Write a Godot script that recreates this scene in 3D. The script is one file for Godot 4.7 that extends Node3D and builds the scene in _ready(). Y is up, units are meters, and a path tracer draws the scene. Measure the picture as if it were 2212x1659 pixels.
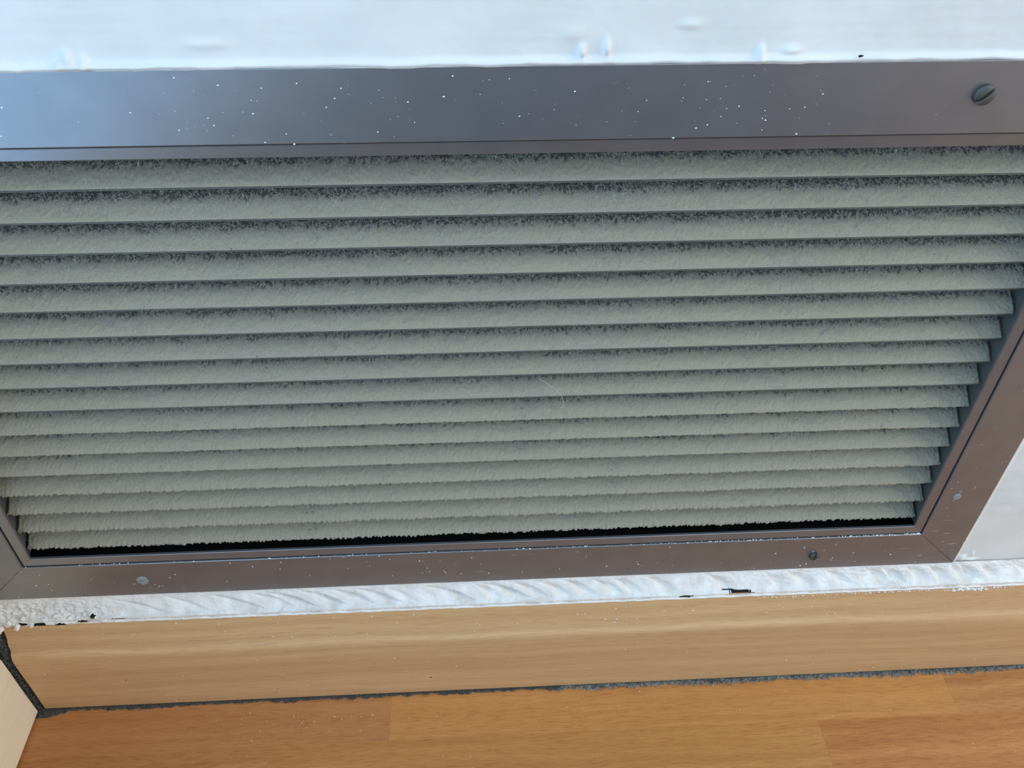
extends Node3D
# A dusty louvred return-air grille low on a white wall, above a beech baseboard and laminate floor.
# Drawing unit U = the spacing of the louvres (12.7 mm); y of the drawing is counted from the top of the grille.

const U := 0.0127
const YF := -26.80          # floor level in drawing units
const FL := -19.67          # outer edges of the grille frame
const FR := 19.25
const FT := 0.73
const FB := -20.19
const FW := 1.96            # width of the flat face of the frame
const WALLZ := -0.10        # wall face, the frame face is z = 0
const SLAT_Y := -2.7544
const SLAT_Z := -0.55
const SLAT_L := -17.52
const SLAT_R := 17.05
const LEFT_X := -21.0       # face of the left wall
const RIGHT_M := 1.08       # metres
const FRONT_M := 2.3
const HIGH_M := 2.4

var rng := RandomNumberGenerator.new()
var M := {}


func P(x: float, y: float, z: float) -> Vector3:
	return Vector3(x * U, (y - YF) * U, z * U)


func _ready() -> void:
	rng.seed = 20240611
	make_camera()
	make_environment()
	make_materials()
	make_room()
	make_windows()
	make_wall_skin()
	make_floor()
	make_baseboards()
	make_grille()
	make_filler()
	make_dust_lines()
	make_specks()
	make_added_rug()


# ------------------------------------------------------------------ camera, sky, light
func make_camera() -> void:
	var cam := Camera3D.new()
	cam.name = "camera"
	cam.near = 0.01
	cam.far = 50.0
	cam.fov = rad_to_deg(2.0 * atan(829.5 / 1851.56))
	cam.transform = Transform3D(Basis(Vector3.UP, -0.0616) * Basis(Vector3.RIGHT, -0.722) * Basis(Vector3.BACK, 0.012), P(-0.4418, 8.7074, 20.7553))
	add_child(cam)
	cam.current = true


func make_environment() -> void:
	var env := Environment.new()
	env.background_mode = Environment.BG_SKY
	var sky := Sky.new()
	var sm := ProceduralSkyMaterial.new()
	sm.sky_top_color = Color(0.35, 0.55, 0.9)
	sm.sky_horizon_color = Color(0.75, 0.85, 0.95)
	sm.ground_bottom_color = Color(0.35, 0.34, 0.32)
	sm.ground_horizon_color = Color(0.6, 0.62, 0.62)
	sky.sky_material = sm
	env.sky = sky
	env.tonemap_mode = Environment.TONE_MAPPER_LINEAR
	env.tonemap_exposure = 1.0
	env.sdfgi_enabled = true
	env.ssao_enabled = true
	env.ssil_enabled = true
	var we := WorldEnvironment.new()
	we.name = "environment"
	we.environment = env
	add_child(we)


# name, centre, size (w, h), facing yaw, pane colour, light energy
func make_windows() -> void:
	window("window_1", Vector3(RIGHT_M, 1.0, 0.42), Vector2(0.66, 1.6), PI / 2, Color(0.985, 0.985, 0.955), 0.98)
	window("window_2", Vector3(LEFT_X * U, 1.08, 0.56), Vector2(1.0, 1.8), -PI / 2, Color(0.60, 0.81, 1.0), 0.72)
	window("window_3", Vector3(0.67, 1.15, FRONT_M), Vector2(0.7, 2.1), 0.0, Color(0.92, 0.94, 1.0), 0.48)


func window(called: String, at: Vector3, size: Vector2, yaw: float, c: Color, e: float) -> void:
	var o := Node3D.new()
	o.name = called
	o.set_meta("kind", "structure")
	add_child(o)
	o.position = at
	o.rotation.y = yaw           # local -z looks into the room
	var pm := BoxMesh.new()
	pm.size = Vector3(size.x, size.y, 0.012)
	var pane := MeshInstance3D.new()
	pane.name = "pane"
	pane.mesh = pm
	var m := StandardMaterial3D.new()
	m.albedo_color = Color(0.8, 0.85, 0.9)
	m.roughness = 0.2
	m.emission_enabled = true
	m.emission = c
	m.emission_energy_multiplier = 0.6
	pane.material_override = m
	o.add_child(pane, true)
	for k in 4:
		var b := BoxMesh.new()
		b.size = Vector3(size.x + 0.12, 0.06, 0.05) if k < 2 else Vector3(0.06, size.y, 0.05)
		var bar := MeshInstance3D.new()
		bar.name = "frame_bar"
		bar.mesh = b
		bar.material_override = M.white_trim
		bar.position = Vector3(0, (size.y * 0.5 + 0.03) * (1 if k == 0 else -1), 0) if k < 2 else Vector3((size.x * 0.5 + 0.03) * (1 if k == 2 else -1), 0, 0)
		o.add_child(bar, true)
	var l := AreaLight3D.new()
	l.name = "window_light"
	l.area_size = size
	l.area_normalize_energy = true
	l.light_color = c
	l.light_energy = e
	l.shadow_enabled = true
	l.area_range = 8.0
	l.position = Vector3(0, 0, -0.02)
	o.add_child(l, true)


# ------------------------------------------------------------------ mesh helper
class MB:
	var v := PackedVector3Array()
	var n := PackedVector3Array()
	var t := PackedVector2Array()
	var ix := PackedInt32Array()
	# corners counter-clockwise as seen from outside
	func quad(a: Vector3, b: Vector3, c: Vector3, d: Vector3, ua := Vector2.ZERO, ub := Vector2.ZERO, uc := Vector2.ZERO, ud := Vector2.ZERO) -> void:
		var k := v.size()
		var nn := (c - a).cross(d - b)
		nn = nn.normalized()
		v.append_array([a, b, c, d])
		n.append_array([nn, nn, nn, nn])
		t.append_array([ua, ub, uc, ud])
		ix.append_array([k, k + 2, k + 1, k, k + 3, k + 2])
	func tri(a: Vector3, b: Vector3, c: Vector3) -> void:
		var k := v.size()
		var nn := (b - a).cross(c - a).normalized()
		v.append_array([a, b, c])
		n.append_array([nn, nn, nn])
		t.append_array([Vector2.ZERO, Vector2.ZERO, Vector2.ZERO])
		ix.append_array([k, k + 2, k + 1])
	func box(lo: Vector3, hi: Vector3) -> void:
		var p := []
		for i in 8:
			p.append(Vector3(hi.x if i & 1 else lo.x, hi.y if i & 2 else lo.y, hi.z if i & 4 else lo.z))
		quad(p[4], p[5], p[7], p[6])
		quad(p[1], p[0], p[2], p[3])
		quad(p[5], p[1], p[3], p[7])
		quad(p[0], p[4], p[6], p[2])
		quad(p[6], p[7], p[3], p[2])
		quad(p[0], p[1], p[5], p[4])
	# points row by row; rows go along +u, columns along +v, u x v points outwards
	func grid(pts: PackedVector3Array, nu: int, nv: int, uvs := PackedVector2Array(), skip := PackedByteArray()) -> void:
		var k := v.size()
		v.append_array(pts)
		if uvs.size():
			t.append_array(uvs)
		else:
			var z := PackedVector2Array()
			z.resize(pts.size())
			t.append_array(z)
		var nn := PackedVector3Array()
		nn.resize(pts.size())
		for j in nv:
			var j0 := maxi(j - 1, 0) * nu
			var j1 := mini(j + 1, nv - 1) * nu
			for i in nu:
				var du := pts[j * nu + mini(i + 1, nu - 1)] - pts[j * nu + maxi(i - 1, 0)]
				nn[j * nu + i] = du.cross(pts[j1 + i] - pts[j0 + i]).normalized()
		n.append_array(nn)
		for j in nv - 1:
			for i in nu - 1:
				if skip.size() and skip[j * nu + i]:
					continue
				var a := k + j * nu + i
				ix.append_array([a, a + nu + 1, a + 1, a, a + nu, a + nu + 1])
	func mesh() -> ArrayMesh:
		var arr := []
		arr.resize(Mesh.ARRAY_MAX)
		arr[Mesh.ARRAY_VERTEX] = v
		arr[Mesh.ARRAY_NORMAL] = n
		arr[Mesh.ARRAY_TEX_UV] = t
		arr[Mesh.ARRAY_INDEX] = ix
		var m := ArrayMesh.new()
		m.add_surface_from_arrays(Mesh.PRIMITIVE_TRIANGLES, arr)
		return m


func obj(called: String, m: Mesh, mat: Material, parent: Node = self) -> MeshInstance3D:
	var o := MeshInstance3D.new()
	o.name = called
	o.mesh = m
	o.material_override = mat
	parent.add_child(o, true)
	return o


func structure(o: Node) -> Node:
	o.set_meta("kind", "structure")
	return o


func tag(o: Node, label: String, category: String, group := "", kind := "") -> Node:
	o.set_meta("label", label)
	o.set_meta("category", category)
	if group:
		o.set_meta("group", group)
	if kind:
		o.set_meta("kind", kind)
	return o


func scatter(called: String, m: Mesh, mat: Material, places: Array, parent: Node = self) -> MultiMeshInstance3D:
	var mm := MultiMesh.new()
	mm.transform_format = MultiMesh.TRANSFORM_3D
	mm.mesh = m
	mm.instance_count = places.size()
	for i in places.size():
		mm.set_instance_transform(i, places[i])
	var o := MultiMeshInstance3D.new()
	o.name = called
	o.multimesh = mm
	o.material_override = mat
	o.set_meta("kind", "stuff")
	parent.add_child(o, true)
	return o


func fnl(sd: int, freq: float, oct := 1) -> FastNoiseLite:
	var f := FastNoiseLite.new()
	f.seed = sd
	f.noise_type = FastNoiseLite.TYPE_SIMPLEX_SMOOTH
	f.frequency = freq
	f.fractal_type = FastNoiseLite.FRACTAL_FBM if oct > 1 else FastNoiseLite.FRACTAL_NONE
	f.fractal_octaves = oct
	return f


# ------------------------------------------------------------------ materials
func noise_tex(sd: int, freq: float, oct: int, lo: Color, hi: Color, size := 512) -> NoiseTexture2D:
	var t := NoiseTexture2D.new()
	t.width = size
	t.height = size
	t.seamless = true
	t.noise = fnl(sd, freq, oct)
	var g := Gradient.new()
	g.set_color(0, lo)
	g.set_color(1, hi)
	t.color_ramp = g
	return t


func tri_mat(tex: Texture2D, per_metre: float, rough: float) -> StandardMaterial3D:
	var m := StandardMaterial3D.new()
	m.albedo_texture = tex
	m.uv1_triplanar = true
	m.uv1_world_triplanar = true
	m.uv1_scale = Vector3.ONE * per_metre
	m.roughness = rough
	return m


func wood_tex(sd: int, w: int, h: int, dark: Color, mid: Color, light: Color, fleck: float, streak: float, arch: float, arch_x: float) -> ImageTexture:
	var warp := fnl(sd, 0.0022, 2)
	var band := fnl(sd + 1, 0.02, 3)
	var fine := fnl(sd + 2, 0.09, 2)
	var dash := fnl(sd + 3, 0.42, 1)
	var data := PackedByteArray()
	data.resize(w * h * 3)
	var k := 0
	for y in h:
		for x in w:
			var vv := y + 14.0 * warp.get_noise_2d(x, y * 2.0)
			if arch > 0.0:
				var q := (x - arch_x * w) / w
				vv += arch * q * absf(q) * h * (1.0 if q > 0.0 else 0.12)
			var b := band.get_noise_2d(x * 0.035, vv) * streak
			var f := fine.get_noise_2d(x * 0.014, vv * 2.6)
			var d := dash.get_noise_2d(x * 0.034, vv)
			var s := 0.5 + b + 0.18 * f
			var c := mid.lerp(light, clampf((s - 0.5) * 2.0, 0.0, 1.0)) if s > 0.5 else dark.lerp(mid, clampf(s * 2.0, 0.0, 1.0))
			var g := 1.0 - fleck * clampf((d - 0.30) * 2.4, 0.0, 1.0)
			data[k] = int(clampf(c.r * g, 0, 1) * 255.0)
			data[k + 1] = int(clampf(c.g * g * (0.25 + 0.75 * g if g < 1.0 else 1.0), 0, 1) * 255.0)
			data[k + 2] = int(clampf(c.b * g * (0.1 + 0.9 * g if g < 1.0 else 1.0), 0, 1) * 255.0)
			k += 3
	return ImageTexture.create_from_image(Image.create_from_data(w, h, false, Image.FORMAT_RGB8, data))


func wood_mat(tex: Texture2D, tint: Color, rough: float) -> StandardMaterial3D:
	var m := StandardMaterial3D.new()
	m.albedo_texture = tex
	m.albedo_color = tint
	m.roughness = rough
	return m


func make_materials() -> void:
	var wall := tri_mat(noise_tex(5, 0.01, 4, Color(0.85, 0.85, 0.825), Color(0.915, 0.91, 0.885)), 4.0, 0.55)
	wall.heightmap_enabled = true
	wall.heightmap_texture = noise_tex(6, 0.05, 4, Color.BLACK, Color.WHITE)
	wall.heightmap_scale = 0.02
	M.wall = wall
	var plain := StandardMaterial3D.new()
	plain.albedo_color = Color(0.90, 0.91, 0.91)
	plain.roughness = 0.6
	M.room = plain
	M.white_trim = plain
	var far := StandardMaterial3D.new()
	far.albedo_color = Color(0.70, 0.69, 0.67)
	far.roughness = 0.7
	M.far = far
	var pl := tri_mat(noise_tex(8, 0.02, 4, Color(0.83, 0.80, 0.76), Color(0.985, 0.98, 0.96)), 9.0, 0.7)
	pl.heightmap_enabled = true
	pl.heightmap_texture = noise_tex(9, 0.06, 4, Color.BLACK, Color.WHITE)
	pl.heightmap_scale = 0.05
	M.filler = pl
	var met := tri_mat(noise_tex(11, 0.02, 4, Color(0.55, 0.56, 0.575), Color(0.58, 0.59, 0.605)), 5.0, 0.36)
	met.metallic = 0.8
	met.metallic_specular = 0.5
	M.metal = met
	var slat := tri_mat(noise_tex(12, 0.03, 3, Color(0.30, 0.295, 0.27), Color(0.38, 0.375, 0.345)), 20.0, 0.6)
	M.slat = slat
	var duct := StandardMaterial3D.new()
	duct.albedo_color = Color(0.10, 0.10, 0.10)
	duct.roughness = 0.8
	M.duct = duct
	var chan := StandardMaterial3D.new()
	chan.albedo_color = Color(0.36, 0.37, 0.36)
	chan.roughness = 0.6
	M.channel = chan
	var dust := tri_mat(noise_tex(14, 0.2, 2, Color(0.44, 0.415, 0.355), Color(0.77, 0.735, 0.645)), 30.0, 0.95)
	M.dust = dust
	var fib := StandardMaterial3D.new()
	fib.albedo_color = Color(0.77, 0.755, 0.71)
	fib.roughness = 0.9
	M.fibre = fib
	var scr := StandardMaterial3D.new()
	scr.albedo_color = Color(0.34, 0.35, 0.33)
	scr.metallic = 0.6
	scr.roughness = 0.5
	M.screw = scr
	var ds := StandardMaterial3D.new()
	ds.albedo_color = Color(0.56, 0.57, 0.57)
	ds.roughness = 0.8
	M.dusty_screw = ds
	var dark := tri_mat(noise_tex(16, 0.08, 3, Color(0.14, 0.13, 0.12), Color(0.36, 0.34, 0.32)), 25.0, 0.95)
	M.dark_dust = dark
	var gf := StandardMaterial3D.new()
	gf.albedo_color = Color(0.46, 0.445, 0.42)
	gf.roughness = 0.95
	M.grey_fibre = gf
	var sp := StandardMaterial3D.new()
	sp.albedo_color = Color(0.95, 0.95, 0.93)
	sp.roughness = 0.8
	M.speck = sp
	var hole := StandardMaterial3D.new()
	hole.albedo_color = Color(0.05, 0.04, 0.035)
	hole.roughness = 0.9
	M.hole = hole


# ------------------------------------------------------------------ room shell
func make_room() -> void:
	var lx := LEFT_X * U
	var wz := WALLZ * U
	var th := 0.12
	var hl := (FL + 1.0) * U
	var hr := (FR - 1.0) * U
	var hb := (FB + 1.0 - YF) * U
	var ht := (FT - 1.0 - YF) * U
	var b := MB.new()
	b.box(Vector3(lx - th, 0, wz - th), Vector3(hl, HIGH_M, wz))
	b.box(Vector3(hr, 0, wz - th), Vector3(RIGHT_M + th, HIGH_M, wz))
	b.box(Vector3(hl, ht, wz - th), Vector3(hr, HIGH_M, wz))
	b.box(Vector3(hl, 0, wz - th), Vector3(hr, hb, wz))
	structure(obj("wall_back", b.mesh(), M.wall))
	b = MB.new()
	b.box(Vector3(lx - th, 0, wz), Vector3(lx, HIGH_M, FRONT_M + th))
	structure(obj("wall_left", b.mesh(), M.wall))
	b = MB.new()
	b.box(Vector3(RIGHT_M, 0, wz), Vector3(RIGHT_M + th, HIGH_M, FRONT_M + th))
	structure(obj("wall_right", b.mesh(), M.room))
	b = MB.new()
	b.box(Vector3(lx, 0, FRONT_M), Vector3(RIGHT_M, HIGH_M, FRONT_M + th))
	structure(obj("wall_front", b.mesh(), M.far))
	b = MB.new()
	b.box(Vector3(lx - th, HIGH_M, wz - th), Vector3(RIGHT_M + th, HIGH_M + th, FRONT_M + th))
	structure(obj("ceiling", b.mesh(), M.room))


# paint surface with brush marks, a ridge where it laps the frame and a few lumps
var n_big := fnl(31, 0.12, 3)
var n_mid := fnl(32, 0.7, 3)
var n_brush := fnl(33, 0.5, 2)

func lump(x: float, y: float, cx: float, cy: float, rx: float, ry: float) -> float:
	var q := ((x - cx) / rx) ** 2 + ((y - cy) / ry) ** 2
	return exp(-q) if q < 9.0 else 0.0


func paint_height(x: float, y: float) -> float:
	return 0.05 * n_big.get_noise_2d(x, y) + 0.012 * n_mid.get_noise_2d(x, y) + 0.006 * n_brush.get_noise_2d(x * 0.25, y * 5.0)


func make_wall_skin() -> void:
	var wall := get_node("wall_back")
	# above the frame
	var nu := 760
	var nv := 64
	var pts := PackedVector3Array()
	pts.resize(nu * nv)
	var edge := fnl(40, 0.35, 3)
	var ridge := fnl(41, 0.22, 3)
	for j in nv:
		var q := float(j) / (nv - 1)
		for i in nu:
			var x := -15.0 + 32.0 * i / (nu - 1)
			var y0 := FT - 0.03 + 0.035 * edge.get_noise_2d(x * 2.0, 3.0)
			var y := y0 + 3.2 * pow(q, 1.5)
			var dy := y - y0
			var h := 0.02 + paint_height(x, y)
			var rr := 0.10 + 0.05 * ridge.get_noise_2d(x, 0.0)
			h += rr * exp(-pow((dy - 0.10) / 0.09, 2.0)) + 0.03 * exp(-dy / 0.35)
			h += 0.16 * lump(x, y, 2.45, FT + 0.30, 0.10, 0.16) + 0.14 * lump(x, y, 3.05, FT + 0.36, 0.09, 0.2) + 0.05 * lump(x, y, 2.2, FT + 0.7, 0.35, 0.2)
			h += 0.16 * lump(x, y, 6.85, FT + 0.22, 0.09, 0.16) + 0.08 * lump(x, y, 7.6, FT + 0.28, 0.25, 0.1)
			h += 0.14 * lump(x, y, -10.0, FT + 0.14, 0.1, 0.1) + 0.16 * lump(x, y, -9.75, FT + 0.25, 0.12, 0.16) + 0.14 * lump(x, y, -9.4, FT + 0.16, 0.1, 0.15)
			h += 0.05 * lump(x, y, -6.5, FT + 0.55, 0.5, 0.12) + 0.05 * lump(x, y, 5.0, FT + 0.9, 0.3, 0.1)
			if j == 0:
				h = 0.10
			if j == nv - 1 or i == 0 or i == nu - 1:
				h = -0.01
			pts[j * nu + i] = P(x, y, WALLZ + h)
	var b := MB.new()
	b.grid(pts, nu, nv)
	obj("paint_layer", b.mesh(), M.wall, wall)
	# right of the frame
	nu = 90
	nv = 200
	pts = PackedVector3Array()
	pts.resize(nu * nv)
	for j in nv:
		var y := FB - 0.1 + 11.0 * j / (nv - 1)
		for i in nu:
			var q := float(i) / (nu - 1)
			var x0 := FR + 0.02 * edge.get_noise_2d(y * 3.0, 9.0)
			var x := x0 + 6.0 * pow(q, 1.6)
			var h := 0.02 + paint_height(x, y) + 0.06 * exp(-pow((x - x0 - 0.05) / 0.08, 2.0))
			h += 0.12 * lump(x, y, FR + 0.35, FB + 0.22, 0.16, 0.16) + 0.1 * lump(x, y, FR + 0.75, FB + 0.1, 0.3, 0.06) + 0.08 * lump(x, y, FR + 0.7, FB + 0.45, 0.08, 0.14)
			if i == 0:
				h = 0.08
			if i == nu - 1 or j == nv - 1:
				h = -0.01
			pts[j * nu + i] = P(x, y, WALLZ + h)
	b = MB.new()
	b.grid(pts, nu, nv)
	obj("paint_layer", b.mesh(), M.wall, wall)


# ------------------------------------------------------------------ floor
func make_floor() -> void:
	var base := MB.new()
	var y0 := -0.03
	base.box(Vector3(LEFT_X * U - 0.12, y0, WALLZ * U - 0.12), Vector3(RIGHT_M + 0.12, -0.008, FRONT_M + 0.12))
	var sub := StandardMaterial3D.new()
	sub.albedo_color = Color(0.45, 0.36, 0.26)
	sub.roughness = 0.7
	var fl := structure(obj("floor", base.mesh(), sub))
	var dk := Color(0.68, 0.475, 0.275)
	var md := Color(0.755, 0.54, 0.325)
	var lt := Color(0.81, 0.615, 0.40)
	var t1 := wood_tex(101, 2048, 480, dk, md, lt, 0.12, 0.30, 0.0, 0.0)
	var t2 := wood_tex(131, 2048, 480, dk, md, lt, 0.16, 0.50, 1.6, 0.25)
	var strips := [
		[-2.4, 3.18, [[-21.0, -4.41, t1, Color(0.96, 0.91, 0.88)], [-4.41, 20.5, t1, Color(1.02, 0.98, 0.90)], [20.5, 45.0, t2, Color(0.97, 0.93, 0.88)]]],
		[3.18, 8.76, [[-21.0, -9.4, t2, Color(0.96, 0.92, 0.86)], [-9.4, 14.15, t1, Color(0.98, 0.94, 0.84)], [14.15, 40.0, t2, Color(0.97, 0.88, 0.78)]]],
		[8.76, 14.34, [[-21.0, 6.0, t2, Color(1, 0.95, 0.88)], [6.0, 40.0, t1, Color(0.94, 0.88, 0.8)]]],
	]
	for z in range(9):
		strips.append([14.34 + z * 18.4, 14.34 + (z + 1) * 18.4, [[-21.0, 122.0, t1, Color(0.97, 0.93, 0.86)]]])
	strips[0][2].append([45.0, 122.0, t1, Color(0.97, 0.93, 0.86)])
	strips[1][2].append([40.0, 122.0, t1, Color(0.97, 0.93, 0.86)])
	strips[2][2].append([40.0, 122.0, t1, Color(0.97, 0.93, 0.86)])
	var k := 0
	for s in strips:
		for p in s[2]:
			k += 1
			var m := wood_mat(p[2], p[3], 0.42)
			m.uv1_offset = Vector3(0.0 if p[2] == t2 else 0.37 * k, 0, 0)
			plank(p[0], p[1], s[0], s[1], m, fl)


func plank(x0: float, x1: float, z0: float, z1: float, m: Material, parent: Node) -> void:
	var b := MB.new()
	var g := 0.001
	var e := 0.004
	var lo := -0.62
	var f := func(x: float, z: float, y: float) -> Vector3: return P(x, YF + y, z)
	var uv := func(x: float, z: float) -> Vector2: return Vector2((x - x0) / 32.0, (z - z0) / (z1 - z0) * maxf(1.0, round((z1 - z0) / 5.58)))
	var a0 := x0 + g
	var a1 := x1 - g
	var c0 := z0 + g
	var c1 := z1 - g
	b.quad(f.call(a0 + e, c1 - e, 0), f.call(a1 - e, c1 - e, 0), f.call(a1 - e, c0 + e, 0), f.call(a0 + e, c0 + e, 0), uv.call(a0, c1), uv.call(a1, c1), uv.call(a1, c0), uv.call(a0, c0))
	var o := [Vector2(a0, c1), Vector2(a1, c1), Vector2(a1, c0), Vector2(a0, c0)]
	var i_ := [Vector2(a0 + e, c1 - e), Vector2(a1 - e, c1 - e), Vector2(a1 - e, c0 + e), Vector2(a0 + e, c0 + e)]
	for k in 4:
		var q := (k + 1) % 4
		b.quad(f.call(o[k].x, o[k].y, -e * 0.5), f.call(o[q].x, o[q].y, -e * 0.5), f.call(i_[q].x, i_[q].y, 0), f.call(i_[k].x, i_[k].y, 0), uv.call(o[k].x, o[k].y), uv.call(o[q].x, o[q].y), uv.call(i_[q].x, i_[q].y), uv.call(i_[k].x, i_[k].y))
		b.quad(f.call(o[k].x, o[k].y, lo), f.call(o[q].x, o[q].y, lo), f.call(o[q].x, o[q].y, -e * 0.5), f.call(o[k].x, o[k].y, -e * 0.5))
	obj("plank", b.mesh(), m, parent)


# ------------------------------------------------------------------ baseboards
# profile as (distance from the wall face, height above the floor), top first
func board_profile() -> PackedVector2Array:
	var p := PackedVector2Array()
	p.append(Vector2(0.0, 5.74))
	p.append(Vector2(0.52, 5.72))
	p.append(Vector2(0.60, 5.67))
	p.append(Vector2(0.645, 5.58))
	for k in 13:
		var q := k / 12.0
		p.append(Vector2(0.66 + 0.34 * (0.75 * q + 0.25 * q * q) , 5.48 - 1.16 * q))
	p.append(Vector2(1.05, 4.24))
	p.append(Vector2(1.10, 4.18))
	p.append(Vector2(1.14, 4.10))
	p.append(Vector2(1.17, 4.00))
	p.append(Vector2(1.195, 3.8))
	p.append(Vector2(1.20, 3.0))
	p.append(Vector2(1.20, 1.5))
	p.append(Vector2(1.20, 0.20))
	p.append(Vector2(1.185, 0.13))
	p.append(Vector2(1.14, 0.11))
	p.append(Vector2(0.0, 0.11))
	return p


# along: from a to b in units; f maps (along, out, up) to a point
func board(a: float, b_: float, f: Callable, ragged: float) -> ArrayMesh:
	var pr := board_profile()
	var nv := pr.size()
	var nu := 60
	var pts := PackedVector3Array()
	var uvs := PackedVector2Array()
	pts.resize(nu * nv)
	uvs.resize(nu * nv)
	var rg := fnl(61, 2.2, 3)
	var run := 0.0
	for j in nv:
		var jj := nv - 1 - j
		if j > 0:
			run += pr[jj].distance_to(pr[jj + 1])
		for i in nu:
			var q := pow(float(i) / (nu - 1), 2.0)
			var s := a + (b_ - a) * q
			if i == 0:
				s += ragged * rg.get_noise_2d(pr[jj].y * 1.5, 0.0)
			pts[j * nu + i] = f.call(s, pr[jj].x, pr[jj].y)
			uvs[j * nu + i] = Vector2((s + 21.0) / 46.0, run / 7.6)
	var m := MB.new()
	m.grid(pts, nu, nv, uvs)
	# end cap at the corner
	for k in nv - 1:
		m.tri(f.call(a, 0.0, 0.11), f.call(a, pr[k + 1].x, pr[k + 1].y), f.call(a, pr[k].x, pr[k].y))
	return m.mesh()


func make_baseboards() -> void:
	var t := wood_tex(211, 2048, 480, Color(0.74, 0.585, 0.41), Color(0.80, 0.645, 0.46), Color(0.87, 0.73, 0.54), 0.06, 0.35, 0.0, 0.0)
	var m := wood_mat(t, Color(1, 1, 1), 0.45)
	var back := structure(obj("baseboard_back", board(-19.36, RIGHT_M / U, func(s: float, o: float, up: float) -> Vector3: return P(s, YF + up, WALLZ + o), 0.05), m))
	var lit_pale_t := wood_tex(251, 2048, 480, Color(0.93, 0.86, 0.74), Color(0.96, 0.895, 0.785), Color(0.97, 0.92, 0.83), 0.03, 0.16, 0.0, 0.0)  # paler than the back board: light from the right put into the colour
	var m2 := wood_mat(lit_pale_t, Color(1, 1, 1), 0.45)
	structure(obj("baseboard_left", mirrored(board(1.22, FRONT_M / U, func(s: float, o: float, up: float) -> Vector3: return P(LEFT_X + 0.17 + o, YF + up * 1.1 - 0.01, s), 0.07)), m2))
	# small damage on the face of the back board
	var face := WALLZ + 1.20
	chip(back, "nail_hole", -2.6, YF + 1.33, face, 0.075, 0.05, M.hole)
	chip(back, "nail_hole", -15.35, YF + 2.18, face, 0.06, 0.035, M.hole)
	var pale := StandardMaterial3D.new()
	pale.albedo_color = Color(0.92, 0.80, 0.66)
	pale.roughness = 0.7
	chip(back, "chip", -2.58, YF + 1.42, face, 0.20, 0.02, pale)
	chip(back, "chip", 5.75, YF + 2.9, face, 0.04, 0.09, pale)


func mirrored(m: ArrayMesh) -> ArrayMesh:
	var a := m.surface_get_arrays(0)
	var ix: PackedInt32Array = a[Mesh.ARRAY_INDEX]
	for k in range(0, ix.size(), 3):
		var s := ix[k]
		ix[k] = ix[k + 1]
		ix[k + 1] = s
	a[Mesh.ARRAY_INDEX] = ix
	var n: PackedVector3Array = a[Mesh.ARRAY_NORMAL]
	for k in n.size():
		n[k] = -n[k]
	a[Mesh.ARRAY_NORMAL] = n
	var o := ArrayMesh.new()
	o.add_surface_from_arrays(Mesh.PRIMITIVE_TRIANGLES, a)
	return o


func chip(parent: Node, called: String, x: float, y: float, z: float, rx: float, ry: float, m: Material) -> void:
	var b := MB.new()
	var c := P(x, y, z + 0.006)
	var last := Vector3.ZERO
	var first := Vector3.ZERO
	for k in 11:
		var a := TAU * k / 11.0
		var r := 0.8 + 0.35 * rng.randf()
		var p := P(x + rx * r * cos(a), y + ry * r * sin(a), z - 0.002)
		if k == 0:
			first = p
		else:
			b.tri(c, last, p)
		last = p
	b.tri(c, last, first)
	obj(called, b.mesh(), m, parent)


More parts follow.
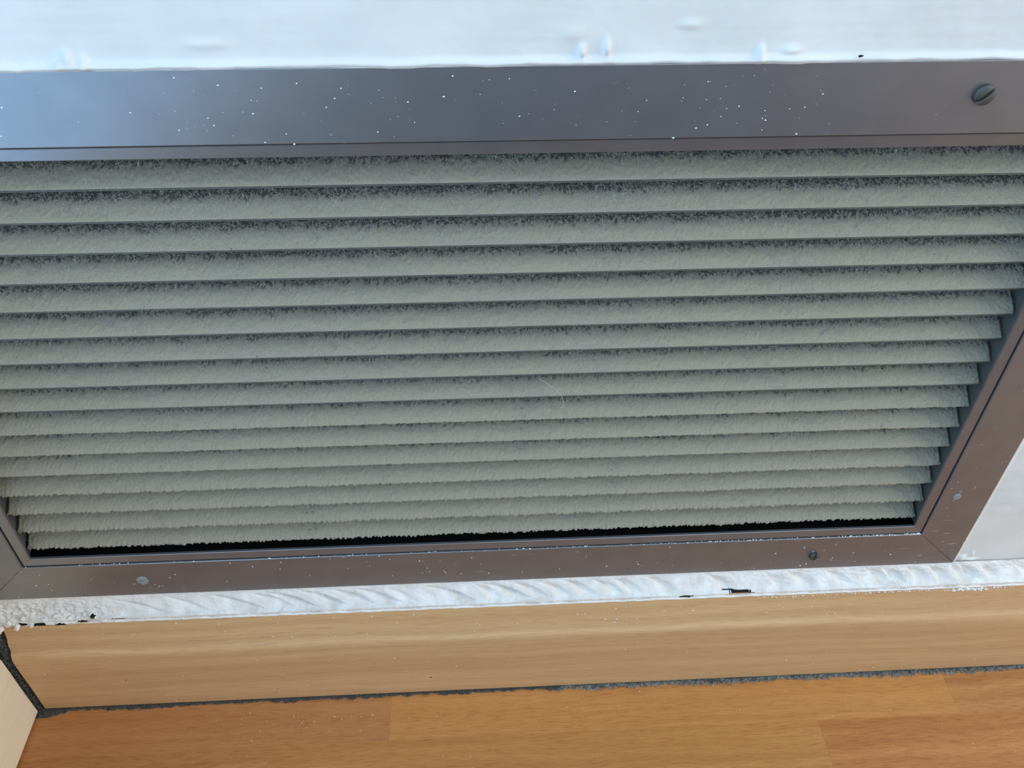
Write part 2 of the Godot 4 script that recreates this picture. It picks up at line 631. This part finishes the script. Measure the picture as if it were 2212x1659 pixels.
# ------------------------------------------------------------------ the grille
func make_grille() -> void:
	var g := Node3D.new()
	g.name = "vent_grille"
	add_child(g)
	tag(g, "large dusty grey metal louvred vent grille set in the white wall above the wooden baseboard", "vent grille")
	# rails: corner, direction, inward direction, length
	var rails := [
		[Vector2(FL, FB), Vector2(1, 0), Vector2(0, 1), FR - FL, "grey metal bottom rail of the frame with two slotted screws"],
		[Vector2(FR, FB), Vector2(0, 1), Vector2(-1, 0), FT - FB, "grey metal right rail of the frame with plaster smears"],
		[Vector2(FR, FT), Vector2(-1, 0), Vector2(0, -1), FR - FL, "wide grey metal top rail of the frame under the white paint"],
		[Vector2(FL, FT), Vector2(0, -1), Vector2(1, 0), FT - FB, "grey metal left rail of the frame"],
	]
	var flat := PackedVector2Array([Vector2(0, -0.10), Vector2(0, -0.025), Vector2(0.008, -0.008), Vector2(0.025, 0), Vector2(FW - 0.035, 0), Vector2(FW - 0.012, -0.008), Vector2(FW, -0.03), Vector2(FW, -0.16), Vector2(0.6, -0.16)])
	var lip := PackedVector2Array([Vector2(FW + 0.035, -0.22), Vector2(FW + 0.04, -0.085), Vector2(FW + 0.06, -0.065), Vector2(FW + 0.38, -0.10), Vector2(FW + 0.405, -0.115), Vector2(FW + 0.405, -0.20), Vector2(FW + 0.2, -0.22)])
	for r in rails:
		var o := obj("frame_rail", rail_mesh(flat, r, 0.005, 0.020), M.metal, g)
		obj("inner_lip", rail_mesh(lip, r, 0.0, 0.004), M.metal, o)
	# groove bottom between rail and lip, side channels, duct
	var d := MB.new()
	var gl := FL + FW + 0.06
	var gr := FR - FW - 0.06
	var gb := FB + FW + 0.06
	var gt := FT - FW - 0.06
	var chl := SLAT_L - 0.11
	var chr_ := SLAT_R + 0.11
	var sc := MB.new()
	sc.box(P(chl - 0.12, gb, -2.2), P(chl, gt, -0.215))
	obj("side_channel", sc.mesh(), M.channel, g)
	sc = MB.new()
	sc.box(P(chr_, gb, -2.2), P(chr_ + 0.12, gt, -0.215))
	obj("side_channel", sc.mesh(), M.channel, g)
	var x0 := FL + 1.02
	var x1 := FR - 1.02
	var y0 := FB + 1.02
	var y1 := FT - 1.02
	var zb := -8.8
	var zf := WALLZ - 0.08
	d.quad(P(x0, y0, zb), P(x1, y0, zb), P(x1, y1, zb), P(x0, y1, zb))
	d.quad(P(x0, y0, zf), P(x1, y0, zf), P(x1, y0, zb), P(x0, y0, zb))
	d.quad(P(x0, y1, zb), P(x1, y1, zb), P(x1, y1, zf), P(x0, y1, zf))
	d.quad(P(x0, y0, zf), P(x0, y0, zb), P(x0, y1, zb), P(x0, y1, zf))
	d.quad(P(x1, y0, zb), P(x1, y0, zf), P(x1, y1, zf), P(x1, y1, zb))
	obj("duct_box", d.mesh(), M.duct, g)
	make_slats(g)
	chip(get_node("wall_back"), "paint_chip", 9.35, FT + 0.16, WALLZ + 0.16, 0.07, 0.03, M.hole)
	var smear := StandardMaterial3D.new()
	smear.albedo_color = Color(0.54, 0.53, 0.53)
	smear.roughness = 0.85
	for k in [[17.75, -18.05, 0.16, 0.018], [18.3, -18.2, 0.20, 0.015], [18.75, -18.9, 0.20, 0.05], [18.4, -19.25, 0.10, 0.018], [18.9, -19.3, 0.12, 0.02], [17.65, -19.6, 0.10, 0.05], [18.2, -19.75, 0.13, 0.02], [16.8, -19.1, 0.3, 0.012], [17.95, -15.7, 0.05, 0.09], [17.85, -16.2, 0.05, 0.07], [-0.35, -19.55, 0.22, 0.03], [18.0, -17.4, 0.3, 0.012]]:
		chip(g, "plaster_smear", k[0], k[1], 0.003, k[2], k[3], smear)
	# one long stray hair over the louvres
	var hair := MB.new()
	var hp := [Vector3(1.75, -9.75, -0.40), Vector3(2.05, -9.98, -0.36), Vector3(2.35, -10.25, -0.37), Vector3(2.55, -10.6, -0.42), Vector3(2.62, -10.95, -0.47), Vector3(2.58, -11.2, -0.46)]
	for k in hp.size() - 1:
		for e in 3:
			var o1 := Vector3(cos(e * TAU / 3), 0.3, sin(e * TAU / 3)) * 0.007
			var o2 := Vector3(cos((e + 1) * TAU / 3), 0.3, sin((e + 1) * TAU / 3)) * 0.007
			var p: Vector3 = hp[k]
			var q: Vector3 = hp[k + 1]
			hair.quad(P(p.x + o1.x, p.y + o1.y, p.z + o1.z), P(p.x + o2.x, p.y + o2.y, p.z + o2.z), P(q.x + o2.x, q.y + o2.y, q.z + o2.z), P(q.x + o1.x, q.y + o1.y, q.z + o1.z))
	obj("stray_hair", hair.mesh(), M.fibre, g)
	screw(g, 12.871, -0.142, 0.27, 0.17, 0.75, M.screw, "protruding dark slotted screw")
	screw(g, 13.145, -19.33, 0.20, 0.15, 1.35, M.screw, "dark slotted screw standing slightly proud")
	screw(g, -13.499, -19.243, 0.23, 0.06, 0.25, M.dusty_screw, "flush slotted screw filled with dust")
	screw(g, 17.89, -15.965, 0.15, 0.06, 0.5, M.dusty_screw, "small paint flecked screw")


func rail_mesh(pr: PackedVector2Array, r: Array, gap0: float, gap1: float) -> ArrayMesh:
	var b := MB.new()
	var f := func(a: float, s: float, z: float) -> Vector3:
		var q: Vector2 = r[0] + r[1] * a + r[2] * s
		return P(q.x, q.y, z)
	var ln: float = r[3]
	var gp := func(s: float) -> float: return s + lerpf(gap1, gap0, clampf(s / FW, 0.0, 1.0))
	var n := pr.size()
	for k in n - 1:
		var p := pr[k]
		var q := pr[k + 1]
		b.quad(f.call(gp.call(p.x), p.x, p.y), f.call(ln - gp.call(p.x), p.x, p.y), f.call(ln - gp.call(q.x), q.x, q.y), f.call(gp.call(q.x), q.x, q.y))
	for k in range(1, n - 1):
		for e in 2:
			var t := []
			for p in [pr[0], pr[k], pr[k + 1]]:
				t.append(f.call(gp.call(p.x) if e == 0 else ln - gp.call(p.x), p.x, p.y))
			if e == 0:
				b.tri(t[0], t[1], t[2])
			else:
				b.tri(t[0], t[2], t[1])
	return b.mesh()


# the top surface of a louvre, d = depth behind its front edge, height above its lower edge
func slat_top(d: float) -> float:
	return 0.055 + 0.70 * d + 0.05 * sin(minf(d, 1.2) * 2.6)


func slat_mesh() -> ArrayMesh:
	var b := MB.new()
	var l := SLAT_L
	var r := SLAT_R
	var f := func(x: float, y: float, d: float) -> Vector3: return Vector3(x * U, y * U, -d * U)
	var ds := [0.0, 0.03, 0.25, 0.6, 1.0, 1.4]
	var prof := [Vector2(0.01, 0.0), Vector2(0.0, 0.012), Vector2(0.0, 0.045)]
	for d in ds.slice(1):
		prof.append(Vector2(d, slat_top(d)))
	for k in range(ds.size() - 1, 0, -1):
		prof.append(Vector2(ds[k] + 0.02, slat_top(ds[k]) - 0.065))
	var n := prof.size()
	for k in n:
		var p: Vector2 = prof[k]
		var q: Vector2 = prof[(k + 1) % n]
		b.quad(f.call(l, p.y, p.x), f.call(r, p.y, p.x), f.call(r, q.y, q.x), f.call(l, q.y, q.x))
	for k in range(3, 8):
		var p: Vector2 = prof[k - 1]
		var q: Vector2 = prof[k]
		for x in [l, r]:
			b.quad(f.call(x, p.y - 0.06, p.x), f.call(x, q.y - 0.06, q.x), f.call(x, q.y, q.x), f.call(x, p.y, p.x))
	return b.mesh()


# the felt of dust on a louvre; fuzzy = how far it hangs over the front edge
func dust_mesh(sd: int, fuzzy: float, deep: float) -> ArrayMesh:
	var nu := 900
	var nv := 26
	var pts := PackedVector3Array()
	pts.resize(nu * nv)
	var fine := fnl(sd, 7.5, 2)
	var mid := fnl(sd + 7, 1.3, 2)
	var long := fnl(sd + 9, 0.25, 2)
	for j in nv:
		var q := float(j) / (nv - 1)
		var d0 := 0.012 + 1.15 * pow(q, 1.15)
		for i in nu:
			var x := SLAT_L + (SLAT_R - SLAT_L) * i / (nu - 1)
			var d := d0
			var fx := x * 1.0
			var nn := fine.get_noise_2d(fx, d * 1.0)
			var mm := mid.get_noise_2d(fx, d * 1.6)
			var h := 0.022 + 0.030 * (nn + 0.3) + 0.020 * mm + 0.02 * (long.get_noise_2d(fx, 0.0) + 0.4)
			h *= 0.35 + 0.65 * smoothstep(0.0, 0.12, d)
			h -= 0.11 * smoothstep(deep - 0.10, deep + 0.14, d + 0.12 * mm + 0.22 * nn)
			if j == nv - 1 or i == 0 or i == nu - 1:
				h = -0.02
			var y := slat_top(d)
			var z := -d
			if fuzzy > 0.0:
				var o := fuzzy * (0.035 + 0.06 * nn + 0.02 * mm)
				if j == 0:
					z = maxf(0.0, o * 0.5)
					y = 0.02 - o
					h = 0.0
				elif j == 1:
					z = maxf(0.004, o)
					y = 0.03 - o * 0.4
					h = 0.0
				elif j == 2:
					z = maxf(0.0, o * 0.7)
					y = 0.065
					h = 0.0
			elif j == 0:
				h = 0.0
			pts[j * nu + i] = Vector3(x * U, (y + h * 0.75) * U, (z + h * 0.66) * U)
	var b := MB.new()
	b.grid(pts, nu, nv)
	return b.mesh()


# a few curled hairs springing from one point, about one unit long
func tuft_mesh(sd: int, hairs: int, curl: float, radius: float) -> ArrayMesh:
	var r := RandomNumberGenerator.new()
	r.seed = sd
	var b := MB.new()
	for h in hairs:
		var p := Vector3(r.randf_range(-0.15, 0.15), 0, r.randf_range(-0.15, 0.15))
		var dir := Vector3(r.randf_range(-0.9, 0.9), 1.0, r.randf_range(-0.6, 0.6)).normalized()
		var bend := Vector3(r.randf_range(-1, 1), r.randf_range(-0.6, 0.4), r.randf_range(-1, 1)) * curl
		var ring := []
		var seg := 5
		for k in seg + 1:
			var side := dir.cross(Vector3(0.3, 0.2, 0.9)).normalized()
			var up := side.cross(dir)
			var rr := radius * (1.0 - 0.5 * k / seg)
			ring.append([p + side * rr, p + (side * -0.5 + up * 0.87) * rr, p + (side * -0.5 - up * 0.87) * rr])
			dir = (dir + bend / seg + Vector3(r.randf_range(-1, 1), r.randf_range(-1, 1), r.randf_range(-1, 1)) * curl * 0.35).normalized()
			p += dir * (1.0 / seg) * r.randf_range(0.8, 1.2)
		for k in seg:
			for e in 3:
				var e2 := (e + 1) % 3
				b.quad(ring[k][e], ring[k][e2], ring[k + 1][e2], ring[k + 1][e])
	return b.mesh()


func tuft_places(r: RandomNumberGenerator, count: int, d_lo: float, d_hi: float, s_lo: float, s_hi: float, clump: FastNoiseLite, bias: float) -> Array:
	var a := []
	var lean := Basis(Vector3.RIGHT, 0.62)
	var tries := 0
	while a.size() < count and tries < count * 6:
		tries += 1
		var x := r.randf_range(SLAT_L + 0.05, SLAT_R - 0.05)
		var d := lerpf(d_lo, d_hi, r.randf() if d_lo > 0.1 else pow(r.randf(), 0.9))
		if clump.get_noise_2d(x, d * 2.0) + bias < r.randf_range(-0.5, 0.5):
			continue
		var s := lerpf(s_lo, s_hi, pow(r.randf(), 2.0)) * U
		var bs := lean * Basis(Vector3.UP, r.randf_range(0, TAU)) * Basis(Vector3.RIGHT, r.randf_range(-0.5, 0.5))
		a.append(Transform3D(bs.scaled(Vector3.ONE * s), Vector3(x * U, (slat_top(d) + 0.005) * U, -d * U)))
	return a


func multi(m: Mesh, places: Array) -> MultiMesh:
	var mm := MultiMesh.new()
	mm.transform_format = MultiMesh.TRANSFORM_3D
	mm.mesh = m
	mm.instance_count = places.size()
	for i in places.size():
		mm.set_instance_transform(i, places[i])
	return mm


func make_slats(g: Node3D) -> void:
	var body := slat_mesh()
	var felts := []
	for k in 4:
		felts.append(dust_mesh(300 + 20 * k, 0.0, 0.56))
	for k in 3:
		felts.append(dust_mesh(400 + 20 * k, [0.5, 0.9, 1.3][k], [0.55, 0.62, 0.75][k]))
	var nap := tuft_mesh(71, 4, 0.9, 0.055)
	var curl := tuft_mesh(72, 4, 2.3, 0.035)
	var naps := []
	var curls := []
	var wisps := []
	var wisp := tuft_mesh(73, 5, 1.9, 0.030)
	for k in 4:
		var r := RandomNumberGenerator.new()
		r.seed = 900 + k
		var cl := fnl(500 + k, 0.5, 3)
		naps.append(multi(nap, tuft_places(r, 6000, 0.02, 0.72, 0.04, 0.10, cl, 0.4)))
		wisps.append(multi(wisp, tuft_places(r, 1300, 0.26, 0.66, 0.07, 0.15, cl, 0.4)))
		curls.append(multi(curl, tuft_places(r, 1000, 0.25, 1.0, 0.07, 0.24, cl, 0.1)))
	for i in 16:
		var fz := 0 if i < 9 else (4 if i < 12 else (5 if i < 14 else 6))
		var s := obj("slat", body, M.slat, g)
		s.position = P(0, SLAT_Y - i, SLAT_Z)
		var felt: Mesh = felts[i % 4] if fz == 0 else felts[fz]
		obj("dust_layer", felt, M.dust, s)
		for pair in [["dust_nap", naps[(i * 3 + 1) % 4]], ["dust_curls", curls[(i * 3 + 2) % 4]], ["dust_wisps", wisps[(i * 3) % 4]]]:
			var mi := MultiMeshInstance3D.new()
			mi.name = pair[0]
			mi.multimesh = pair[1]
			mi.material_override = M.fibre
			mi.set_meta("kind", "stuff")
			s.add_child(mi, true)


# domed slotted head: rows run across the slot
func screw(g: Node3D, x: float, y: float, rad: float, high: float, turn: float, m: Material, label: String) -> void:
	var sw := 0.15
	var us := [-1.0, -0.98, -0.9, -0.75, -0.55, -0.35, -sw, -sw + 0.01, sw - 0.01, sw, 0.35, 0.55, 0.75, 0.9, 0.98, 1.0]
	var nv := 17
	var nu := us.size()
	var pts := PackedVector3Array()
	pts.resize(nu * nv)
	for j in nv:
		var t := -1.0 + 2.0 * j / (nv - 1)
		for i in nu:
			var u: float = us[i]
			var v := sin(t * PI / 2) * sqrt(maxf(0.0, 1.0 - u * u))
			var rr := minf(1.0, sqrt(u * u + v * v))
			var z := high * (0.55 + 0.45 * sqrt(maxf(0.0, 1.0 - rr * rr)))
			if absf(u) < sw - 0.005:
				z = maxf(0.004, high * 0.15)
			pts[j * nu + i] = Vector3(u * rad * U, v * rad * U, z * U)
	var b := MB.new()
	b.grid(pts, nu, nv)
	for k in 32:
		var a := TAU * k / 32.0
		var c := TAU * (k + 1) / 32.0
		var p := Vector3(cos(a), sin(a), 0) * rad * U
		var q := Vector3(cos(c), sin(c), 0) * rad * U
		var up := Vector3(0, 0, high * 0.55 * U)
		if absf(cos((a + c) * 0.5)) > sw:
			b.quad(p, q, q + up, p + up)
	var o := obj("screw", b.mesh(), m, g)
	o.set_meta("label", label)
	o.position = P(x, y, 0.0)
	o.rotation = Vector3(0.0, 0.0, turn - PI / 2)


# ------------------------------------------------------------------ filler between frame and baseboard
func make_filler() -> void:
	var nu := 1100
	var nv := 46
	var pts := PackedVector3Array()
	pts.resize(nu * nv)
	var skip := PackedByteArray()
	skip.resize(nu * nv)
	var big := fnl(81, 0.5, 3)
	var fine := fnl(82, 3.2, 3)
	var crumb := fnl(83, 2.4, 4)
	# slanting tool marks: x where each meets the board, slant length, depth
	var marks := [[-12.6, 3.2, 0.05], [-11.2, 2.2, 0.06], [-8.9, 2.9, 0.09], [-7.9, 2.0, 0.07], [-6.9, 2.6, 0.12], [-5.8, 2.2, 0.12], [-4.7, 2.0, 0.10], [-3.6, 2.2, 0.11], [-2.9, 1.6, 0.05], [-0.6, 2.4, 0.13], [0.4, 1.2, 0.05], [1.6, 2.2, 0.12], [2.3, 1.6, 0.09], [3.2, 1.4, 0.07], [4.2, 1.4, 0.10], [5.3, 1.3, 0.09], [6.1, 1.2, 0.10], [7.6, 1.4, 0.10], [9.8, 0.9, 0.08], [12.1, 0.9, 0.05], [13.3, 1.2, 0.08], [14.9, 1.2, 0.09], [16.4, 0.9, 0.11], [17.0, 0.8, 0.11], [18.1, 0.9, 0.11], [19.0, 0.85, 0.10], [19.8, 0.7, 0.10], [20.2, 0.7, 0.10], [21.2, 0.9, 0.06], [23.0, 1.4, 0.05], [24.6, 1.6, 0.08]]
	var holes := [[8.05, 0.30, 0.06, 0.85], [10.35, 0.58, 0.05, 0.79], [-17.9, 0.28, 0.05, 0.93], [-18.6, 0.22, 0.05, 0.9], [-17.1, 0.2, 0.04, 0.95], [-15.8, 0.10, 0.06, 0.72], [-16.2, 0.22, 0.04, 0.88], [-14.8, 0.35, 0.03, 0.80]]
	for j in nv:
		var q := float(j) / (nv - 1)
		for i in nu:
			var x := -21.0 + 47.0 * i / (nu - 1)
			var y0 := FB + 0.02
			var y1 := YF + 5.60 + 0.025 * fine.get_noise_2d(x * 0.7, 50.0)
			# from the frame down to the board: straight fillet, slightly hollow
			var y := lerpf(y0, y1, q)
			var z := WALLZ + 0.06 + 0.64 * pow(q, 1.5) - 0.05 * smoothstep(0.96, 1.0, q)
			var h := 0.04 * big.get_noise_2d(x, q * 1.5) + 0.012 * fine.get_noise_2d(x * 1.2, q * 2.0)
			var left := smoothstep(-14.0, -16.5, x)
			var right := smoothstep(8.0, 12.0, x)
			h += left * (0.10 * crumb.get_noise_2d(x, q * 2.2) + 0.10 * maxf(0.0, crumb.get_noise_2d(x * 2.0, q * 4.0 + 30.0))) * smoothstep(0.05, 0.4, q)
			h += 0.5 * right * (1.0 - q) * 0.08 * crumb.get_noise_2d(x * 1.3, q * 3.0)
			var fade := smoothstep(0.12, 0.6, q) * (1.0 - left)
			for k in marks:
				var dx: float = x - k[0] + k[1] * (1.0 - q)
				if dx > -0.25 and dx < 0.9:
					# a step: cut sharply on one side, swelling out again on the other
					var sdd := smoothstep(-0.07, 0.0, dx) * pow(1.0 - smoothstep(0.0, 0.9, dx), 1.6)
					h -= 3.6 * k[2] * sdd * fade
			if j == 0:
				h = 0.0
			h *= 1.0 - smoothstep(0.90, 0.99, q)
			for k in holes:
				var e: float = ((x - k[0]) / k[1]) ** 2 + ((q - k[3]) / k[2]) ** 2
				if e < 1.0 + 0.6 * fine.get_noise_2d(x * 4.0, q * 8.0):
					skip[j * nu + i] = 1
				elif e < 3.0:
					h += 0.05 * (3.0 - e) / 2.0
			pts[nu * (nv - 1 - j) + i] = P(x, y + maxf(h, 0.0) * 0.45, maxf(z + h * 0.9, WALLZ + 0.615) if y < YF + 5.84 else maxf(z + h * 0.9, WALLZ + 0.03))
	# rows were written from the bottom up; move the skip flags to match
	var sk := PackedByteArray()
	sk.resize(nu * nv)
	for j in nv - 1:
		for i in nu:
			sk[(nv - 2 - j) * nu + i] = skip[j * nu + i]
	var b := MB.new()
	b.grid(pts, nu, nv, PackedVector2Array(), sk)
	var o := obj("filler_bead", b.mesh(), M.filler)
	tag(o, "ragged white filler bead with slanting tool marks between grille frame and baseboard", "filler")
	var cm := crumb_mesh(21, 28)
	for k in [[-20.3, 5.35, 0.7, 0.42], [-19.72, 5.5, 0.66, 0.3], [-20.15, 5.05, 0.85, 0.3], [-19.45, 5.55, 0.62, 0.16], [-20.0, 5.62, 0.5, 0.34], [-18.75, 5.62, 0.6, 0.13], [-20.6, 5.3, 0.9, 0.35], [-18.2, 5.66, 0.55, 0.10], [-19.1, 5.75, 0.5, 0.15], [-18.5, 5.9, 0.42, 0.12], [-17.7, 5.8, 0.46, 0.10], [-17.2, 5.95, 0.38, 0.11], [-16.7, 5.85, 0.42, 0.09], [-19.5, 5.95, 0.42, 0.13], [-16.1, 5.95, 0.36, 0.09]]:
		var lump_o := obj("filler_lump", cm, M.filler, o)
		lump_o.position = P(k[0], YF + k[1], k[2])
		lump_o.scale = Vector3(1.25, 0.85, 0.9) * k[3] * U
		lump_o.rotation = Vector3(k[0], k[1] * 3.0, k[2] * 5.0)
	# dark sheets behind the filler holes: shade of the cavities as plain colour
	var d := MB.new()
	for k in holes:
		var qs := []
		for q in [k[3] + k[2] * 1.35, k[3] - k[2] * 1.35]:
			qs.append(Vector2(lerpf(FB, YF + 5.60, q), WALLZ + 0.03 + 0.64 * pow(q, 1.5)))
		d.quad(P(k[0] - k[1] * 1.3, qs[0].x, qs[0].y), P(k[0] + k[1] * 1.3, qs[0].x, qs[0].y), P(k[0] + k[1] * 1.3, qs[1].x, qs[1].y), P(k[0] - k[1] * 1.3, qs[1].x, qs[1].y))
	var hole := obj("crack_shade", d.mesh(), M.hole, o)
	hole.set_meta("label", "black sheets painting the shade inside the cracks")
	hole.set_meta("kind", "stuff")


# ------------------------------------------------------------------ dust along the joints
func make_dust_lines() -> void:
	var nu := 1000
	var nv := 9
	var pts := PackedVector3Array()
	pts.resize(nu * nv)
	var a := fnl(91, 0.35, 3)
	var c := fnl(92, 2.4, 3)
	var places := []
	var pale := []
	var face := WALLZ + 1.2
	for i in nu:
		var x := -19.9 + 46.0 * i / (nu - 1)
		var reach := 0.05 + 0.13 * (a.get_noise_2d(x, 0.0) + 0.25) + 0.12 * (c.get_noise_2d(x, 4.0)) + 0.25 * smoothstep(-18.0, -19.6, x)
		reach = maxf(reach, 0.015)
		for j in nv:
			var q := float(j) / (nv - 1)
			var z := face - 0.35 + (0.35 + reach) * q
			var h := (0.105 + 0.02 * c.get_noise_2d(x * 2.0, z * 6.0)) * (1.0 - pow(q, 2.5)) + 0.018 * (1.0 - q)
			if j == nv - 1:
				h = -0.01
			pts[(nv - 1 - j) * nu + i] = P(x, YF + h, z)
		for k in (8 if x > 3.0 else 3):
			var z := face + rng.randf_range(-0.05, reach + (0.10 if x > 3.0 else 0.03))
			(pale if k % 2 == 1 and x > 3.0 else places).append(Transform3D(Basis(Vector3.UP, rng.randf_range(0, TAU)).scaled(Vector3.ONE * U * rng.randf_range(0.05, 0.12)), P(x + rng.randf_range(-0.05, 0.05), YF + rng.randf_range(0.0, 0.05), z)))
	var b := MB.new()
	b.grid(pts, nu, nv)
	var o := obj("dust_line", b.mesh(), M.dark_dust)
	tag(o, "dark grey fluffy dust line along the joint of baseboard and floor", "dust", "", "stuff")
	scatter("dust_fluff", tuft_mesh(93, 4, 1.2, 0.06), M.grey_fibre, places, o)
	scatter("dust_fluff", tuft_mesh(95, 4, 1.4, 0.05), M.fibre, pale, o)
	# upright seam in the corner between the two boards
	var pr := board_profile()
	var s := MB.new()
	nu = 5
	nv = 60
	pts = PackedVector3Array()
	pts.resize(nu * nv)
	places = []
	for j in nv:
		var up := 0.05 + 5.3 * j / (nv - 1)
		var out := 1.2
		for k in pr.size() - 1:
			if pr[k].y >= up and pr[k + 1].y <= up and k > 0:
				out = lerpf(pr[k].x, pr[k + 1].x, (pr[k].y - up) / maxf(0.0001, pr[k].y - pr[k + 1].y))
				break
		for i in nu:
			var w := float(i) / (nu - 1)
			var n := c.get_noise_2d(up * 1.3, w * 3.0 + 20.0)
			var x := lerpf(-20.05, -19.40, w)
			var z := WALLZ + out - 0.10 + 0.10 * n - 0.05 * absf(w - 0.5)
			pts[j * nu + i] = P(x - 0.75 * (1.2 - out) * (1.0 - w), YF + up, z)
		for k in 4:
			places.append(Transform3D(Basis(Vector3.RIGHT, 1.2) * Basis(Vector3.UP, rng.randf_range(0, TAU)).scaled(Vector3.ONE * U * rng.randf_range(0.06, 0.14)), P(rng.randf_range(-19.8, -19.5), YF + up, WALLZ + out - 0.06)))
	s.grid(pts, nu, nv)
	var o2 := obj("corner_dust", s.mesh(), M.dark_dust)
	tag(o2, "black and grey fluff packed in the upright corner gap between the two baseboards", "dust", "", "stuff")
	scatter("dust_fluff", tuft_mesh(94, 4, 1.2, 0.06), M.grey_fibre, places, o2)


func crumb_mesh(sd: int, seg := 8) -> ArrayMesh:
	var r := RandomNumberGenerator.new()
	r.seed = sd
	var s := SphereMesh.new()
	s.radial_segments = seg
	s.rings = seg / 2
	s.radius = 1.0
	s.height = 2.0
	var a := s.get_mesh_arrays()
	var v: PackedVector3Array = a[Mesh.ARRAY_VERTEX]
	var n := fnl(sd, 0.8, 2)
	for k in v.size():
		v[k] *= 0.9 + 0.5 * n.get_noise_3d(v[k].x, v[k].y, v[k].z)
	a[Mesh.ARRAY_VERTEX] = v
	var nn := PackedVector3Array()
	nn.resize(v.size())
	var ix: PackedInt32Array = a[Mesh.ARRAY_INDEX]
	var acc := {}
	for k in range(0, ix.size(), 3):
		var fn := (v[ix[k + 2]] - v[ix[k]]).cross(v[ix[k + 1]] - v[ix[k]])
		for e in 3:
			var key := v[ix[k + e]].snapped(Vector3.ONE * 0.001)
			acc[key] = acc.get(key, Vector3.ZERO) + fn
	for k in v.size():
		var q: Vector3 = acc.get(v[k].snapped(Vector3.ONE * 0.001), v[k])
		nn[k] = q.normalized()
	a[Mesh.ARRAY_NORMAL] = nn
	var m := ArrayMesh.new()
	m.add_surface_from_arrays(Mesh.PRIMITIVE_TRIANGLES, a)
	return m


func speck_at(p: Vector3, lo: float, hi: float) -> Transform3D:
	var s := lerpf(lo, hi, pow(rng.randf(), 3.0)) * U
	return Transform3D(Basis(Vector3(rng.randf(), 1, rng.randf()).normalized(), rng.randf_range(0, TAU)).scaled(Vector3(s * rng.randf_range(0.8, 1.4), s * 0.8, s * 0.8)), p)


func make_specks() -> void:
	var m := crumb_mesh(7)
	var g := get_node("vent_grille")
	var a := []
	for k in 90:
		a.append(speck_at(P(rng.randf_range(-8.0, 9.0), rng.randf_range(FT - FW, FT - 0.15), 0.0), 0.009, 0.030))
	for k in 60:
		a.append(speck_at(P(rng.randf_range(FL, FR), rng.randf_range(FT - FW, FT - 0.15), 0.0), 0.008, 0.030))
	for k in 170:
		a.append(speck_at(P(rng.randf_range(FL, FR), rng.randf_range(FB + 0.1, FB + FW), 0.0), 0.008, 0.028))
	for k in 60:
		a.append(speck_at(P(rng.randf_range(FR - FW, FR), rng.randf_range(FB, FB + 12.0), 0.0), 0.006, 0.018))
	# plaster grit caught behind the edge of the bottom rail
	for k in 420:
		var x := lerpf(FR - FW - 0.1, FL + FW, pow(rng.randf(), 2.4))
		a.append(speck_at(P(x, FB + FW + rng.randf_range(-0.03, 0.06), -0.03), 0.010, 0.035))
	scatter("white_grit", m, M.speck, a, g)
	a = []
	var face := WALLZ + 1.2
	for k in 130:
		a.append(speck_at(P(rng.randf_range(-19, 25), YF + rng.randf_range(0.3, 3.8), face), 0.008, 0.026))
	for k in 150:
		var q := rng.randf()
		a.append(speck_at(P(rng.randf_range(-19, 25), YF + 5.48 - 1.16 * q, WALLZ + 0.66 + 0.34 * (0.75 * q + 0.25 * q * q)), 0.008, 0.03))
	for k in 110:
		var x := 20.0 + rng.randfn() * 0.45
		a.append(speck_at(P(x, YF + 5.56 - absf(rng.randfn()) * 0.07, WALLZ + 0.67), 0.02, 0.06))
	for k in 200:
		a.append(speck_at(P(rng.randf_range(11, 22), YF + 5.57 - absf(rng.randfn()) * 0.05, WALLZ + 0.67), 0.012, 0.035))
	var s := scatter("plaster_crumbs", m, M.speck, a)
	tag(s, "white plaster crumbs and specks strewn over the wooden baseboard", "crumbs", "", "stuff")
	a = []
	for k in 90:
		a.append(speck_at(P(rng.randf_range(-18, 25), YF + 0.01, rng.randf_range(1.3, 7.0)), 0.008, 0.024))
	for k in 40:
		a.append(speck_at(P(-8.0 + rng.randfn() * 2.0, YF + 0.01, 1.9 + absf(rng.randfn()) * 0.5), 0.01, 0.03))
	var f := scatter("floor_specks", m, M.speck, a)
	tag(f, "fine white dust specks lying on the laminate floor", "specks", "", "stuff")


# added dark mat, out of view, so the polished frame mirrors something dark
func make_added_rug() -> void:
	var nu := 60
	var nv := 80
	var pts := PackedVector3Array()
	var n := fnl(120, 9.0, 2)
	for j in nv:
		for i in nu:
			var x := -0.22 + 0.72 * i / (nu - 1)
			var z := 1.65 - 1.30 * j / (nv - 1)
			var edge := i == 0 or j == 0 or i == nu - 1 or j == nv - 1
			pts.append(Vector3(x, 0.0 if edge else 0.011 + 0.0015 * n.get_noise_2d(x, z), z))
	var b := MB.new()
	b.grid(pts, nu, nv)
	var m := tri_mat(noise_tex(121, 0.1, 3, Color(0.13, 0.135, 0.15), Color(0.24, 0.245, 0.26)), 6.0, 0.95)
	tag(obj("added_rug", b.mesh(), m), "added charcoal mat on the unseen floor, to darken what the grille frame mirrors", "added_rug")
